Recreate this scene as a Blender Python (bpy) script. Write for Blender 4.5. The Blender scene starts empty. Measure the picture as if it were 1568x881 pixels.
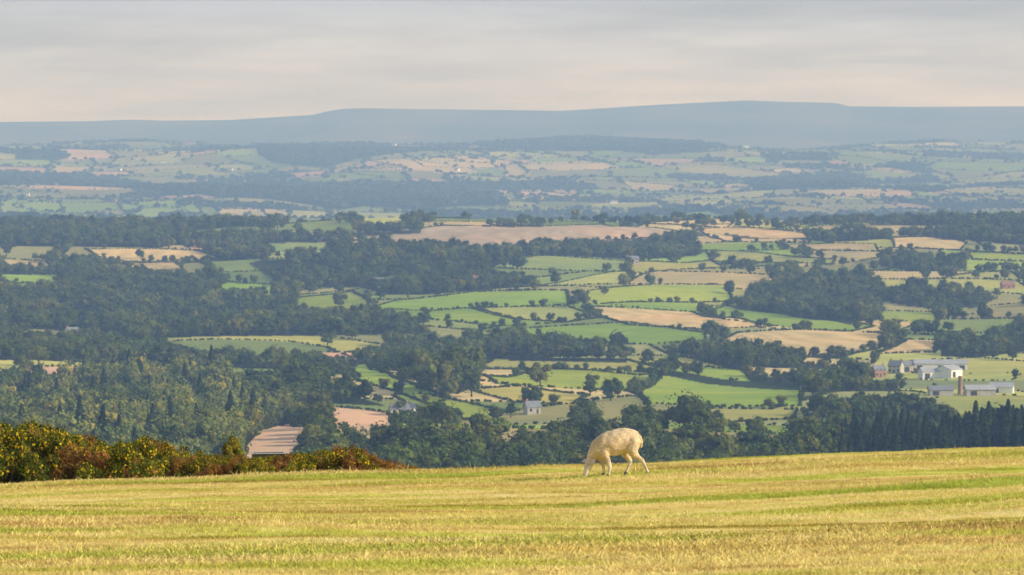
import bpy, bmesh, math, random
import numpy as np
from mathutils import Vector, Matrix
random.seed(7)
R = np.random.RandomState(11)
sc = bpy.context.scene
F = 6385.0
PITCH = math.atan(250.5/F)
cp, sp = math.cos(PITCH), math.sin(PITCH)

def ray(px, py):
    xc = (px-784)/F; yc = (440.5-py)/F
    dy = cp + yc*sp; dz = -sp + yc*cp
    return xc/dy, dz/dy

# ---------------------------------------------------------------- noise
def make_noise(seed, L, n=10):
    r = np.random.RandomState(seed)
    th = r.uniform(0, 2*math.pi, n); k = 2*math.pi/(L*r.uniform(0.6, 1.6, n)); ph = r.uniform(0, 6.28, n)
    kx = k*np.cos(th); ky = k*np.sin(th)
    def f(x, y):
        o = np.zeros(np.broadcast(x, y).shape)
        for i in range(n):
            o += np.sin(kx[i]*x+ky[i]*y+ph[i])
        return o/math.sqrt(n/2)
    return f
n600 = make_noise(1, 650); n300 = make_noise(2, 280); n2500 = make_noise(3, 2600); n900 = make_noise(4, 1000)
n4 = make_noise(6, 5.0); n1 = make_noise(8, 1.6); n15 = make_noise(9, 16)
n120 = make_noise(14, 120)
def sstep(t):
    t = np.clip(t, 0, 1); return t*t*(3-2*t)

# ---------------------------------------------------------------- terrain
PY = np.array([0, 700, 1300, 1500, 2000, 2500, 3000, 3500, 4000, 4300, 4550, 4800, 5400, 6500, 7500, 9000, 10500, 12000, 13500, 14500, 15500, 16500, 30000], float)
def ez(d, y): return -(y-190)/F*d
PZ = np.array([-118, -122, -123, -126, -141, -148, -149, -139, -121, -111, -107, -118, -170, -196,
               ez(7500, 356), ez(9000, 326), ez(10500, 288), ez(12000, 252), ez(13500, 228), ez(14500, 216), ez(15500, 236), ez(16500, 232), ez(16500, 232)])
SKX = [-300, 0, 350, 400, 480, 500, 525, 560, 620, 700, 860, 940, 1000, 1080, 1140, 1200, 1280, 1300, 1400, 1568, 1900]
SKY = [190, 187, 184, 181, 176, 171, 167, 166, 167, 168, 170, 165, 161, 157, 154, 156, 158, 163, 164, 163, 166]
_ska = [ray(px, 200)[0] for px in SKX]
_sks = [ray(784, py)[1] for py in SKY]
def Hv(x, y):
    x = np.asarray(x, float); y = np.asarray(y, float)
    a = x/np.maximum(y, 1)
    z = (np.interp(y, PY, PZ) + np.interp(y-120, PY, PZ) + np.interp(y+120, PY, PZ))/3
    mid = sstep((y-1200)/500)*(1-sstep((y-4300)/900))
    z = z + mid*(3.6*n600(x, y)+1.3*n300(x, y))
    z = z + np.exp(-((y-4500)/350.)**2)*(4*np.exp(-((a-0.005)/0.03)**2) - 5*sstep((-a-0.03)/0.06) + 1.2*n300(x, y))
    far = sstep((y-5500)/1500)*(1-sstep((y-15800)/900))
    z = z + far*(11*n2500(x, y)+6*n900(x, y))
    z = z + 30*np.exp(-((a-0.018)/0.022)**2)*np.exp(-((y-14200)/1100.)**2)
    z = z - 26*sstep((a-0.04)/0.03)*np.exp(-((y-14200)/1800.)**2)
    ridge = np.interp(a, _ska, _sks)*20000
    t = sstep((y-16300)/3700)
    z = z*(1-t) + ridge*t + np.sin(t*3.14159)*(12*n900(x, y)+7*n2500(x, y))
    z = z - sstep((y-20200)/4000)*250
    return z
def Hf(x, y):
    b = 0.03*n4(x*0.25, y) + 0.010*n1(x*0.5, y) + 0.05*n15(x, y)
    return -(1.8+0.0407*y+0.000249*y*y)+0.0306*x + b
def hit(px, py, d0, d1, H=Hv, n=3000):
    a, s = ray(px, py)
    d = np.linspace(d0, d1, n)
    g = s*d - H(a*d, d)
    k = np.where(g <= 0)[0]
    if len(k) and k[0] > 0: dd = d[k[0]]
    elif len(k): dd = d[0]
    else: dd = d[np.argmin(g/d)]
    return a*dd, dd
def hm(px, py): return hit(px, py, 1280, 4620)
def hfar(px, py): return hit(px, py, 5600, 16400)

def obj(name, me, parent=None, mat=None, loc=None):
    o = bpy.data.objects.new(name, me)
    sc.collection.objects.link(o)
    if parent: o.parent = parent
    if mat is not None: me.materials.append(mat)
    if loc is not None: o.location = loc
    return o
def mesh_np(name, V, Fa, col=None, smooth=False):
    me = bpy.data.meshes.new(name)
    V = np.asarray(V, np.float32); Fa = np.asarray(Fa, np.int32)
    nf, k = Fa.shape
    me.vertices.add(len(V)); me.vertices.foreach_set('co', V.ravel())
    me.loops.add(nf*k); me.loops.foreach_set('vertex_index', Fa.ravel())
    me.polygons.add(nf); me.polygons.foreach_set('loop_start', np.arange(nf, dtype=np.int32)*k)
    me.update(calc_edges=True)
    if smooth: me.polygons.foreach_set('use_smooth', np.ones(nf, bool))
    if col is not None:
        at = me.color_attributes.new('Col', 'FLOAT_COLOR', 'POINT')
        c = np.ones((len(V), 4), np.float32); c[:, :3] = col
        at.data.foreach_set('color', c.ravel())
    me.validate()
    return me

# ---------------------------------------------------------------- materials
def nt(name):
    m = bpy.data.materials.new(name); m.use_nodes = True
    n = m.node_tree; n.nodes.clear()
    out = n.nodes.new('ShaderNodeOutputMaterial')
    return m, n, out
def N(n, t, **kw):
    x = n.nodes.new(t)
    for k, v in kw.items(): setattr(x, k, v)
    return x
def mulcol(n, a, b):
    m = N(n, 'ShaderNodeMix', data_type='RGBA', blend_type='MULTIPLY'); m.inputs[0].default_value = 1
    n.links.new(a, m.inputs[6]); n.links.new(b, m.inputs[7]); return m.outputs[2]
def noise(n, scale, detail=4, vec=None, rough=0.55):
    x = N(n, 'ShaderNodeTexNoise'); x.inputs['Scale'].default_value = scale; x.inputs['Detail'].default_value = detail
    x.inputs['Roughness'].default_value = rough
    if vec is not None: n.links.new(vec, x.inputs['Vector'])
    return x
def ramp(n, fac, pts):
    r = N(n, 'ShaderNodeValToRGB'); cr = r.color_ramp
    while len(cr.elements) > 1: cr.elements.remove(cr.elements[-1])
    for i, (p, c) in enumerate(pts):
        e = cr.elements[0] if i == 0 else cr.elements.new(p)
        e.position = p; e.color = (*c, 1) if len(c) == 3 else c
    n.links.new(fac, r.inputs[0]); return r.outputs[0]
def simple_mat(name, col, rough=0.8, ns=1.5, var=0.25, bump=0.0):
    m, n, out = nt(name)
    b = N(n, 'ShaderNodeBsdfPrincipled'); b.inputs['Roughness'].default_value = rough
    tc = N(n, 'ShaderNodeTexCoord')
    x = noise(n, ns, 5, tc.outputs['Object'])
    c = ramp(n, x.outputs[0], [(0.3, tuple(v*(1-var) for v in col)), (0.7, tuple(min(1, v*(1+var)) for v in col))])
    n.links.new(c, b.inputs['Base Color']); n.links.new(b.outputs[0], out.inputs[0])
    return m
def leaf_mat(name, tints, trans=0.25, world=((0.75, 0.85, 0.95), (1.25, 1.15, 0.95))):
    m, n, out = nt(name)
    at = N(n, 'ShaderNodeAttribute', attribute_name='Col')
    oi = N(n, 'ShaderNodeObjectInfo')
    t = ramp(n, oi.outputs['Random'], [(i/(len(tints)-1), c) for i, c in enumerate(tints)])
    g = N(n, 'ShaderNodeNewGeometry')
    x = noise(n, 0.012, 3, g.outputs['Position'])
    t2 = ramp(n, x.outputs[0], [(0.3, world[0]), (0.7, world[1])])
    c = mulcol(n, mulcol(n, at.outputs['Color'], t), t2)
    d = N(n, 'ShaderNodeBsdfDiffuse'); tr = N(n, 'ShaderNodeBsdfTranslucent')
    n.links.new(c, d.inputs[0]); n.links.new(c, tr.inputs[0])
    mx = N(n, 'ShaderNodeMixShader'); mx.inputs[0].default_value = trans
    n.links.new(d.outputs[0], mx.inputs[1]); n.links.new(tr.outputs[0], mx.inputs[2])
    n.links.new(mx.outputs[0], out.inputs[0])
    return m
M_leaf = leaf_mat('tree_foliage', [(0.65, 0.72, 0.7), (1.0, 1.0, 0.9), (0.8, 0.95, 0.75), (1.5, 1.35, 0.9), (0.95, 1.1, 0.85), (1.9, 1.6, 0.95)])
M_con = leaf_mat('conifer_foliage', [(0.7, 0.75, 0.8), (1.1, 1.1, 1.0), (0.85, 0.9, 0.9), (1.35, 1.25, 1.0)], 0.15)
M_bush = leaf_mat('gorse_foliage', [(0.8, 0.8, 0.8), (1.25, 1.2, 1.1)], 0.25)

m, n, out = nt('valley_fields'); M_valley = m
at = N(n, 'ShaderNodeAttribute', attribute_name='Col')
g = N(n, 'ShaderNodeNewGeometry')
x1 = noise(n, 0.006, 5, g.outputs['Position']); x2 = noise(n, 0.04, 6, g.outputs['Position'], 0.7)
c = mulcol(n, at.outputs['Color'], ramp(n, x1.outputs[0], [(0.3, (0.78, 0.88, 0.9)), (0.7, (1.22, 1.08, 1.02))]))
c = mulcol(n, c, ramp(n, x2.outputs[0], [(0.3, (0.78, 0.84, 0.8)), (0.7, (1.2, 1.12, 1.1))]))
b = N(n, 'ShaderNodeBsdfDiffuse'); n.links.new(c, b.inputs[0]); n.links.new(b.outputs[0], out.inputs[0])

# ---------------------------------------------------------------- colours
GR = (0.275, 0.375, 0.058); DG = (0.22, 0.275, 0.082); TA = (0.56, 0.45, 0.22); BR = (0.58, 0.40, 0.28); YG = (0.42, 0.42, 0.12); OL = (0.33, 0.32, 0.13)
NEAR_BR = (0.74, 0.47, 0.30)
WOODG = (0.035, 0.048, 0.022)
PAL = [GR, DG, TA, YG, OL, DG, YG, TA, OL]
fields = [
 (BR, [(545,364),(640,352),(720,346),(920,344),(1010,350),(1080,362),(980,366),(800,374),(770,384),(590,379)]),
 (TA, [(1060,351),(1130,347),(1235,358),(1240,372),(1110,370)]),
 (YG, [(1080,384),(1150,386),(1280,398),(1272,406),(1090,401)]),
 (TA, [(1195,375),(1340,374),(1345,386),(1220,384)]),
 (TA, [(1360,362),(1480,372),(1470,384),(1370,380)]),
 (GR, [(560,474),(600,462),(720,448),(868,446),(872,468),(740,472),(640,476)]),
 (GR, [(900,446),(1000,436),(1112,437),(1122,462),(1010,463),(895,468)]),
 (YG, [(965,402),(1090,398),(1110,410),(960,420)]),
 (GR, [(650,478),(720,472),(790,490),(870,494),(760,500),(660,490)]),
 (YG, [(730,472),(870,470),(930,486),(870,494),(800,490)]),
 (TA, [(890,470),(960,472),(1060,478),(1110,490),(1190,500),(1080,506),(960,498),(925,488)]),
 (GR, [(770,506),(850,500),(960,494),(1080,510),(1080,524),(960,528),(860,520)]),
 (GR, [(1110,468),(1200,482),(1340,500),(1300,508),(1160,497),(1080,480)]),
 (TA, [(1130,510),(1230,505),(1345,510),(1380,520),(1320,540),(1240,546),(1150,540),(1090,530)]),
 (YG, [(730,548),(860,552),(960,552),(1020,568),(980,576),(850,566),(740,566)]),
 (GR, [(740,576),(830,566),(1005,572),(960,600),(880,596),(760,588)]),
 (GR, [(960,598),(1015,574),(1120,582),(1235,592),(1225,622),(1100,624),(990,618)]),
 (YG, [(720,598),(800,592),(900,606),(880,620),(790,618)]),
 (GR, [(485,566),(560,556),(600,578),(690,610),(660,622),(610,602),(550,585)]),
 (GR, [(600,606),(650,604),(770,630),(760,645),(660,640)]),
 (NEAR_BR, [(498,622),(560,628),(645,640),(600,660),(505,662)]),
 (NEAR_BR, [(350,790),(362,720),(372,690),(392,668),(420,653),(448,648),(478,654),(474,672),(455,688),(446,710),(450,790)]),
 (DG, [(225,526),(330,520),(440,523),(500,532),(540,548),(440,552),(300,540)]),
 (BR, [(480,540),(540,540),(555,555),(490,556)]),
 (TA, [(130,382),(300,384),(340,396),(200,402),(150,394)]),
 (DG, [(300,400),(440,398),(450,414),(330,418)]),
 (TA, [(0,396),(70,400),(90,414),(0,410)]),
 (GR, [(0,420),(95,420),(85,434),(0,434)]),
 (GR, [(450,458),(540,446),(565,462),(560,478),(450,478)]),
 (TA, [(190,404),(270,402),(280,414),(210,416)]),
 (YG, [(100,476),(150,474),(150,484),(105,486)]),
 (TA, [(225,488),(285,486),(290,496),(230,497)]),
 (BR, [(30,562),(130,562),(130,574),(40,574)]),
 (TA, [(1390,520),(1440,522),(1430,540),(1340,543)]),
 (GR, [(1345,476),(1440,478),(1435,494),(1350,492)]),
 (OL, [(1500,470),(1568,464),(1600,485),(1520,488)]),
 (TA, [(1140,562),(1300,566),(1290,580),(1160,576)]),
 (TA, [(1225,548),(1340,552),(1330,562),(1230,558)]),
 (OL, [(1380,580),(1600,582),(1600,600),(1380,596)]),
 (YG, [(1080,626),(1220,628),(1215,642),(1095,648)]),
 (GR, [(1480,386),(1600,390),(1600,402),(1490,398)]),
 (YG, [(1380,556),(1500,548),(1600,556),(1600,572),(1400,574)]),
]
fieldsW = [(c, np.array([hm(*p) for p in poly])) for c, poly in fields]
farmyard = np.array([hm(*p) for p in [(1325,556),(1600,556),(1600,628),(1400,628),(1325,600)]])
woods = [
 ('larch', [(-60,590),(0,588),(100,582),(220,578),(330,588),(420,604),(460,625),(470,640),(420,645),(375,690),(355,790),(-60,790)]),
 ('broad', [(480,712),(640,698),(760,700),(900,690),(1010,696),(1100,700),(1280,702),(1330,790),(445,790)]),
 ('broad', [(580,540),(640,528),(760,545),(755,554),(735,562),(735,590),(700,604),(640,585),(590,565)]),
 ('broad', [(430,578),(480,592),(560,612),(590,622),(500,618),(440,604)]),
 ('broad', [(-60,452),(100,450),(250,450),(430,458),(445,482),(560,488),(640,498),(640,512),(400,515),(220,520),(80,505),(-60,500)]),
 ('broad', [(-60,512),(100,528),(190,534),(210,560),(-60,556)]),
 ('broad', [(400,398),(560,404),(700,410),(830,438),(720,446),(640,452),(550,440),(440,442),(380,404)]),
 ('broad', [(1115,468),(1200,464),(1300,466),(1345,490),(1300,498),(1200,482),(1130,474)]),
 ('broad', [(1320,450),(1450,444),(1530,456),(1490,472),(1400,470),(1330,458)]),
 ('broad', [(1230,634),(1330,626),(1400,632),(1460,646),(1460,666),(1300,676),(1240,662)]),
 ('broad', [(775,546),(960,549),(960,556),(780,553)]),
 ('broad', [(975,562),(1100,580),(1225,591),(1225,598),(1080,588),(975,568)]),
 ('broad', [(1440,530),(1600,518),(1600,532),(1500,548),(1440,546)]),
 ('broad', [(1110,357),(1330,366),(1330,369),(1110,360)]),
 ('broad', [(-60,368),(200,370),(460,366),(560,366),(540,371),(450,372),(200,376),(-60,378)]),
 ('broad', [(1330,364),(1600,358),(1600,367),(1450,368)]),
 ('broad', [(545,356),(645,352),(645,357),(545,361)]),
 ('broad', [(770,388),(960,380),(1080,384),(1070,391),(900,393),(770,395)]),
 ('broad', [(1340,400),(1480,402),(1480,412),(1420,416),(1350,408)]),
 ('broad', [(90,424),(200,422),(260,432),(200,438),(100,438)]),
]
woodsW = [(k, np.array([hm(*p) for p in poly])) for k, poly in woods]
farwoods = [
 [(385,218),(470,214),(560,216),(700,230),(600,236),(500,258),(420,250),(395,235)],
 [(725,206),(800,200),(900,201),(1000,208),(1090,232),(1000,238),(860,232),(760,228)],
 [(200,292),(300,280),(420,276),(500,284),(560,282),(700,284),(760,300),(780,314),(700,316),(640,322),(560,316),(520,322),(420,306),(330,302),(300,294)],
 [(1140,280),(1200,270),(1290,268),(1340,280),(1300,290),(1170,292)],
 [(1160,238),(1260,236),(1280,246),(1180,246)],
 [(0,266),(120,270),(160,276),(60,282),(0,280)],
]
farwoodsW = [np.array([hfar(*p) for p in poly]) for poly in farwoods]
farfields = [
 (TA, [(560,214),(700,207),(735,207),(720,213),(600,218)]),
 (TA, [(630,245),(720,238),(800,250),(760,258),(650,256)]),
 (GR, [(180,312),(300,306),(310,330),(200,336)]),
 (GR, [(0,306),(90,310),(100,326),(0,326)]),
 (BR, [(780,290),(890,292),(880,304),(790,300)]),
 (TA, [(1160,262),(1240,254),(1300,262),(1200,266)]),
 (YG, [(660,228),(780,232),(880,240),(760,244)]),
 (TA, [(330,320),(400,322),(410,334),(340,336)]),
]
farfieldsW = [(c, np.array([hfar(*p) for p in poly])) for c, poly in farfields]

def inpoly(P, x, y):
    res = np.zeros(len(x), bool)
    bx0, by0 = P.min(0); bx1, by1 = P.max(0)
    k = np.where((x >= bx0) & (x <= bx1) & (y >= by0) & (y <= by1))[0]
    if not len(k): return res
    xx = x[k]; yy = y[k]; ins = np.zeros(len(k), bool)
    j = len(P)-1
    for i in range(len(P)):
        xi, yi = P[i]; xj, yj = P[j]
        if yi != yj:
            ins ^= ((yi > yy) != (yj > yy)) & (xx < (xj-xi)*(yy-yi)/(yj-yi)+xi)
        j = i
    res[k] = ins
    return res

d1 = 1/np.linspace(1/1250., 1/4700., 620)
d0 = np.linspace(105, 1249, 60)
d2 = np.linspace(4710, 6900, 50)
d3 = 1/np.linspace(1/6950., 1/16500., 330)
d4 = np.linspace(16540, 20400, 70); d5 = np.linspace(20600, 26000, 8)
D = np.concatenate([d0[:-1], d1, d2, d3, d4, d5])
A = np.concatenate([np.linspace(-0.6, -0.135, 60)[:-1], np.linspace(-0.135, 0.135, 1050), np.linspace(0.135, 0.6, 60)[1:]])
YY, AA = np.meshgrid(D, A, indexing='ij')
XX = AA*YY
ZZ = Hv(XX, YY)
zf = -(1.8+0.0407*YY+0.000249*YY*YY)+0.0306*XX*np.clip(1-(YY-150)/400, 0, 1)
ZZ = np.where(YY < 1300, np.maximum(zf, ZZ) - 0.4*(YY < 200), ZZ)
gx = XX.ravel(); gy = YY.ravel()
COL = np.zeros((len(gx), 3)); COL[:] = (0.2, 0.24, 0.07)
COL[gy < 1280] = (0.16, 0.17, 0.05)

wA = make_noise(21, 500); wB = make_noise(22, 500)
def clip(P, nrm, c):
    o = []
    for i in range(len(P)):
        a = P[i]; b = P[(i+1) % len(P)]
        da = a@nrm-c; db = b@nrm-c
        if da >= 0: o.append(a)
        if (da >= 0) != (db >= 0):
            t = da/(da-db); o.append(a+(b-a)*t)
    return np.array(o)
def area(P):
    x, y = P[:, 0], P[:, 1]
    return 0.5*abs(np.dot(x, np.roll(y, 1))-np.dot(y, np.roll(x, 1)))
def bsp(P, idx, px, py, target, rng, segs, leaf, asp):
    if len(P) < 3: return
    if area(P) < target*rng.uniform(0.5, 2.2):
        leaf(P, idx); return
    ext = P.max(0)-P.min(0)
    ang = rng.normal(0, 0.28)
    if ext[0]*asp > ext[1]: nrm = np.array([math.cos(ang), math.sin(ang)])
    else: nrm = np.array([-math.sin(ang), math.cos(ang)])
    pr = P@nrm; lo, hi = pr.min(), pr.max()
    cc = lo+(hi-lo)*rng.uniform(0.35, 0.65)
    P1 = clip(P, nrm, cc); P2 = clip(P, -nrm, -cc)
    on = [p for p in P1 if abs(p@nrm-cc) < 1e-6]
    if len(on) >= 2: segs.append((on[0], on[1]))
    side = (px[idx]*nrm[0]+py[idx]*nrm[1]) >= cc
    bsp(P1, idx[side], px, py, target, rng, segs, leaf, asp)
    bsp(P2, idx[~side], px, py, target, rng, segs, leaf, asp)
def run_bsp(x0, x1, y0, y1, target, seed, warp, pal, woodp, rot, asp):
    rng = np.random.RandomState(seed)
    sel = np.where((gy >= y0) & (gy < y1))[0]
    wx = gx[sel]+warp*wA(gx[sel], gy[sel]); wy = gy[sel]+warp*wB(gx[sel], gy[sel])
    cr, sr = math.cos(rot), math.sin(rot)
    px = cr*wx-sr*wy; py = sr*wx+cr*wy
    c4 = np.array([[x0, y0-300], [x1, y0-300], [x1, y1+300], [x0, y1+300]], float)
    Rm = np.array([[cr, -sr], [sr, cr]])
    P = (Rm@c4.T).T
    segs = []; wl = []
    def leaf(Pl, idx):
        k = rng.randint(len(pal)); col = np.array(pal[k])*rng.uniform(0.8, 1.2)
        cen = (Rm.T@Pl.mean(0)); a_ = cen[0]/cen[1]
        wp = woodp*(2.2 if (a_ < -0.035 and cen[1] < 4000) else 1.0)
        if rng.rand() < wp:
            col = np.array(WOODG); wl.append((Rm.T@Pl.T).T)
        COL[sel[idx]] = col
    bsp(P, np.arange(len(sel)), px, py, target, rng, segs, leaf, asp)
    return [(Rm.T@a, Rm.T@b) for a, b in segs], wl
def unwarp(x, y, warp):
    ux, uy = x.copy(), y.copy()
    for _ in range(3):
        ux = x-warp*wA(ux, uy); uy = y-warp*wB(ux, uy)
    return ux, uy
sm, wm = run_bsp(-1000, 1000, 1280, 4900, 22000, 5, 18, PAL, 0.20, 0.25, 1.3)
sf, wf = run_bsp(-3600, 3600, 4900, 17000, 42000, 9, 45, [DG, YG, DG, OL, GR, DG, TA, OL, BR, OL], 0.10, -0.2, 1.5)
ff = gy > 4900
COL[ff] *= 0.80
mt = gy > 16000
mc = np.array((0.06, 0.065, 0.04))+0.05*np.clip(n900(gx, gy)+0.5, 0, 1.4)[:, None]*np.array((1, 0.65, 0.3))
tt = sstep((gy-16300)/700)[:, None]
COL = np.where(mt[:, None], COL*(1-tt)+mc*tt, COL)
for c, P in farfieldsW: COL[inpoly(P, gx, gy)] = np.array(c)*0.9
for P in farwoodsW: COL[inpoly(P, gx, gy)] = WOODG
for fi, (c, P) in enumerate(fieldsW):
    kk = inpoly(P, gx, gy)
    v_ = np.array(c)*R.uniform(0.85, 1.1)*np.array((R.uniform(0.9, 1.15), 1, 1))
    COL[kk] = np.array(c) if fi in (20, 21) else v_
    if c in (TA, BR) and P[:, 1].min() > 2000:
        st = np.sin((gx[kk]*0.9+gy[kk]*0.25+8*n120(gx[kk], gy[kk]))*2*math.pi/22.)
        COL[kk] *= (1+0.10*st)[:, None]
for k_, P in woodsW:
    kk = inpoly(P, gx, gy)
    if P[:, 1].min() < 1500:
        kk &= ~inpoly(fieldsW[21][1], gx, gy)
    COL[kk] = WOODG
V = np.stack([gx, gy, ZZ.ravel()], 1)
nr, nc = XX.shape
ii = np.arange(nr*nc).reshape(nr, nc)
Fq = np.stack([ii[:-1, :-1], ii[:-1, 1:], ii[1:, 1:], ii[1:, :-1]], -1).reshape(-1, 4)
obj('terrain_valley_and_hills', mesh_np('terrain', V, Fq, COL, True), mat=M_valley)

# ---------------------------------------------------------------- vegetation prototypes
def quads(C, Nn, size, rng, asp=1.0):
    n_ = len(C)
    t = rng.normal(size=(n_, 3)); t -= (t*Nn).sum(1)[:, None]*Nn
    t /= np.linalg.norm(t, axis=1)[:, None]+1e-9
    b = np.cross(Nn, t)
    s = size[:, None]
    P = np.stack([C-t*s*0.5-b*s*0.5*asp*0.6, C+t*s*0.5-b*s*0.5*asp, C+t*s*0.45+b*s*0.5*asp, C-t*s*0.5+b*s*0.4*asp], 1)
    return P.reshape(-1, 3), np.arange(n_*4).reshape(-1, 4)
def tube(pts, rads, nseg=7):
    V = []; Fa = []
    for i, (p, r) in enumerate(zip(pts, rads)):
        p = np.array(p, float)
        q = np.array(pts[min(i+1, len(pts)-1)], float)-np.array(pts[max(i-1, 0)], float)
        q /= np.linalg.norm(q)+1e-9
        u = np.cross(q, (0.3, 1, 0.1)); u /= np.linalg.norm(u); w = np.cross(q, u)
        for k in range(nseg):
            a = 2*math.pi*k/nseg
            V.append(p+r*(math.cos(a)*u+math.sin(a)*w))
    for i in range(len(pts)-1):
        for k in range(nseg):
            Fa.append((i*nseg+k, i*nseg+(k+1) % nseg, (i+1)*nseg+(k+1) % nseg, (i+1)*nseg+k))
    return np.array(V), np.array(Fa)
def merge(parts):
    V = []; Fa = []; C = []; o = 0
    for v, f, c in parts:
        V.append(v); Fa.append(f+o); o += len(v)
        cc = np.zeros((len(v), 3)); cc[:] = c; C.append(cc)
    return np.concatenate(V), np.concatenate(Fa), np.concatenate(C)
def lobes_leaves(cent, rad, nleaf, size, rng, base, squash=0.85, var=0.25, jit=0.3):
    Cs = []; Ns = []; Col = []
    w = rad**2/np.sum(rad**2)
    for c, r, ww in zip(cent, rad, w):
        k = max(6, int(nleaf*ww))
        d = rng.normal(size=(k, 3)); d /= np.linalg.norm(d, axis=1)[:, None]
        rr = r*(0.62+0.42*rng.rand(k)**0.6)
        p = c+d*rr[:, None]*np.array([1, 1, squash])
        nn = d+rng.normal(size=(k, 3))*jit; nn /= np.linalg.norm(nn, axis=1)[:, None]
        Cs.append(p); Ns.append(nn)
        lv = rng.uniform(1-var, 1+var)
        col = np.array(base)*lv*(0.8+0.4*rng.rand(k))[:, None]
        col[:, 0] *= rng.uniform(0.9, 1.2)
        Col.append(col)
    C = np.concatenate(Cs); Nn = np.concatenate(Ns); Col = np.concatenate(Col)
    sz = size*(0.6+0.8*rng.rand(len(C)))
    v, f = quads(C, Nn, sz, rng)
    return v, f, np.repeat(Col, 4, 0)
BARK = (0.09, 0.07, 0.05)
def broadleaf(seed, H=15., W=6.5, nleaf=1900, base=(0.062, 0.088, 0.026), lsz=1.0):
    rng = np.random.RandomState(seed)
    nl = 20
    u = rng.normal(size=(nl, 3)); u /= np.linalg.norm(u, axis=1)[:, None]
    rr = rng.rand(nl)**0.45*0.74
    zc = H*0.55
    cent = u*rr[:, None]*np.array([W, W, H*0.40])+np.array([0, 0, zc])
    cent[:, 2] = np.maximum(cent[:, 2], H*0.2)
    rad = rng.uniform(0.22, 0.38, nl)*W
    parts = [lobes_leaves(cent, rad, nleaf, lsz, rng, base)]
    k = 110; d = rng.normal(size=(k, 3)); d /= np.linalg.norm(d, axis=1)[:, None]
    sp_ = d*np.array([W*1.02, W*1.02, H*0.45])*(0.85+0.2*rng.rand(k))[:, None]+np.array([0, 0, zc])
    sp_ = sp_[sp_[:, 2] > H*0.15]
    q, f = quads(sp_, d[:len(sp_)], np.full(len(sp_), 0.7), rng); parts.append((q, f, np.array(base)*1.1))
    v, f = tube([(0, 0, -1), (0.1, 0, H*0.15), (0.1, 0.1, H*0.35), (0, 0.2, H*0.7)], [0.6, 0.45, 0.35, 0.12]); parts.append((v, f, BARK))
    for i in range(6):
        c = cent[i]
        v, f = tube([(0, 0, H*0.2+0.1*i), c*np.array([0.5, 0.5, 0.8]), c], [0.25, 0.15, 0.05], 5); parts.append((v, f, BARK))
    return merge(parts)
def conifer(seed, H=18., W=3.2, n_=1500, base=(0.03, 0.05, 0.022), pw=0.85, jit=0.35):
    rng = np.random.RandomState(seed)
    parts = []
    t = rng.rand(n_)**0.8
    lev = np.floor(t*20)/20+rng.normal(0, 0.012, n_)
    az = rng.rand(n_)*6.283
    R_ = W*np.clip(1-lev, 0.01, 1)**pw*(0.75+0.35*np.sin(az*3+lev*40)*np.sin(lev*55))
    r = R_*rng.rand(n_)**0.45
    C = np.stack([r*np.cos(az), r*np.sin(az), H*(0.06+0.94*lev)-r*0.35], 1)
    C[:, 2] = np.maximum(C[:, 2], 0.3)
    Nn = np.stack([np.cos(az)*0.7, np.sin(az)*0.7, np.full(n_, 0.7)], 1)+rng.normal(size=(n_, 3))*jit
    Nn /= np.linalg.norm(Nn, axis=1)[:, None]
    q, f = quads(C, Nn, (0.55+0.5*(1-lev))*(0.7+0.6*rng.rand(n_)), rng)
    col = np.array(base)*(0.7+0.6*rng.rand(n_))[:, None]
    parts.append((q, f, np.repeat(col, 4, 0)))
    v, f = tube([(0, 0, -1), (0, 0, H*0.5), (0, 0, H*0.96)], [0.3, 0.16, 0.03], 6); parts.append((v, f, BARK))
    return merge(parts)
def shrub(seed, base=(0.06, 0.085, 0.028), nleaf=300):
    rng = np.random.RandomState(seed)
    nl = 7
    cent = np.stack([rng.uniform(-1.8, 1.8, nl), rng.uniform(-.9, .9, nl), rng.uniform(0.7, 2.1, nl)], 1)
    parts = [lobes_leaves(cent, rng.uniform(0.7, 1.2, nl), nleaf, 0.6, rng, base)]
    for i in range(3):
        v, f = tube([(cent[i][0]*0.5, 0, -0.5), tuple(cent[i])], [0.09, 0.03], 4); parts.append((v, f, BARK))
    return merge(parts)
def fartree(seed, base=(0.06, 0.085, 0.035)):
    rng = np.random.RandomState(seed); nl = 7
    u = rng.normal(size=(nl, 3)); u /= np.linalg.norm(u, axis=1)[:, None]
    cent = u*np.array([3.6, 3.6, 2.2])+np.array([0, 0, 5.5])
    return merge([lobes_leaves(cent, rng.uniform(2, 3.2, nl), 110, 2.5, rng, base)])
PC = bpy.data.collections.new('vegetation_prototypes')
protos = []; pmesh = {}
def addp(name, vfc, mat):
    me = mesh_np(name, vfc[0], vfc[1], vfc[2]); me.materials.append(mat)
    o = bpy.data.objects.new(name, me); PC.objects.link(o); protos.append(name); pmesh[name] = me
for i in range(5): addp('a%d_broadleaf' % i, broadleaf(30+i, W=[6.8, 6, 7.4, 5.4, 6.4][i], base=[(0.09, 0.118, 0.032), (0.068, 0.102, 0.034), (0.10, 0.125, 0.034), (0.078, 0.10, 0.028), (0.115, 0.13, 0.036)][i]), M_leaf)
for i in range(2): addp('b%d_conifer' % i, conifer(50+i, W=3.8+0.5*i, base=(0.040, 0.060, 0.025)), M_con)
for i in range(2): addp('c%d_larch' % i, broadleaf(60+i, H=15, W=4.2+0.4*i, nleaf=1500, base=[(0.24, 0.25, 0.055), (0.16, 0.19, 0.045)][i]), M_con)
for i in range(3): addp('d%d_shrub' % i, shrub(70+i), M_leaf)
for i in range(3): addp('e%d_fartree' % i, fartree(80+i), M_leaf)
IB, IC, IL, IS, IF = [0, 1, 2, 3, 4], [5, 6], [7, 8], [9, 10, 11], [12, 13, 14]

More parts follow.
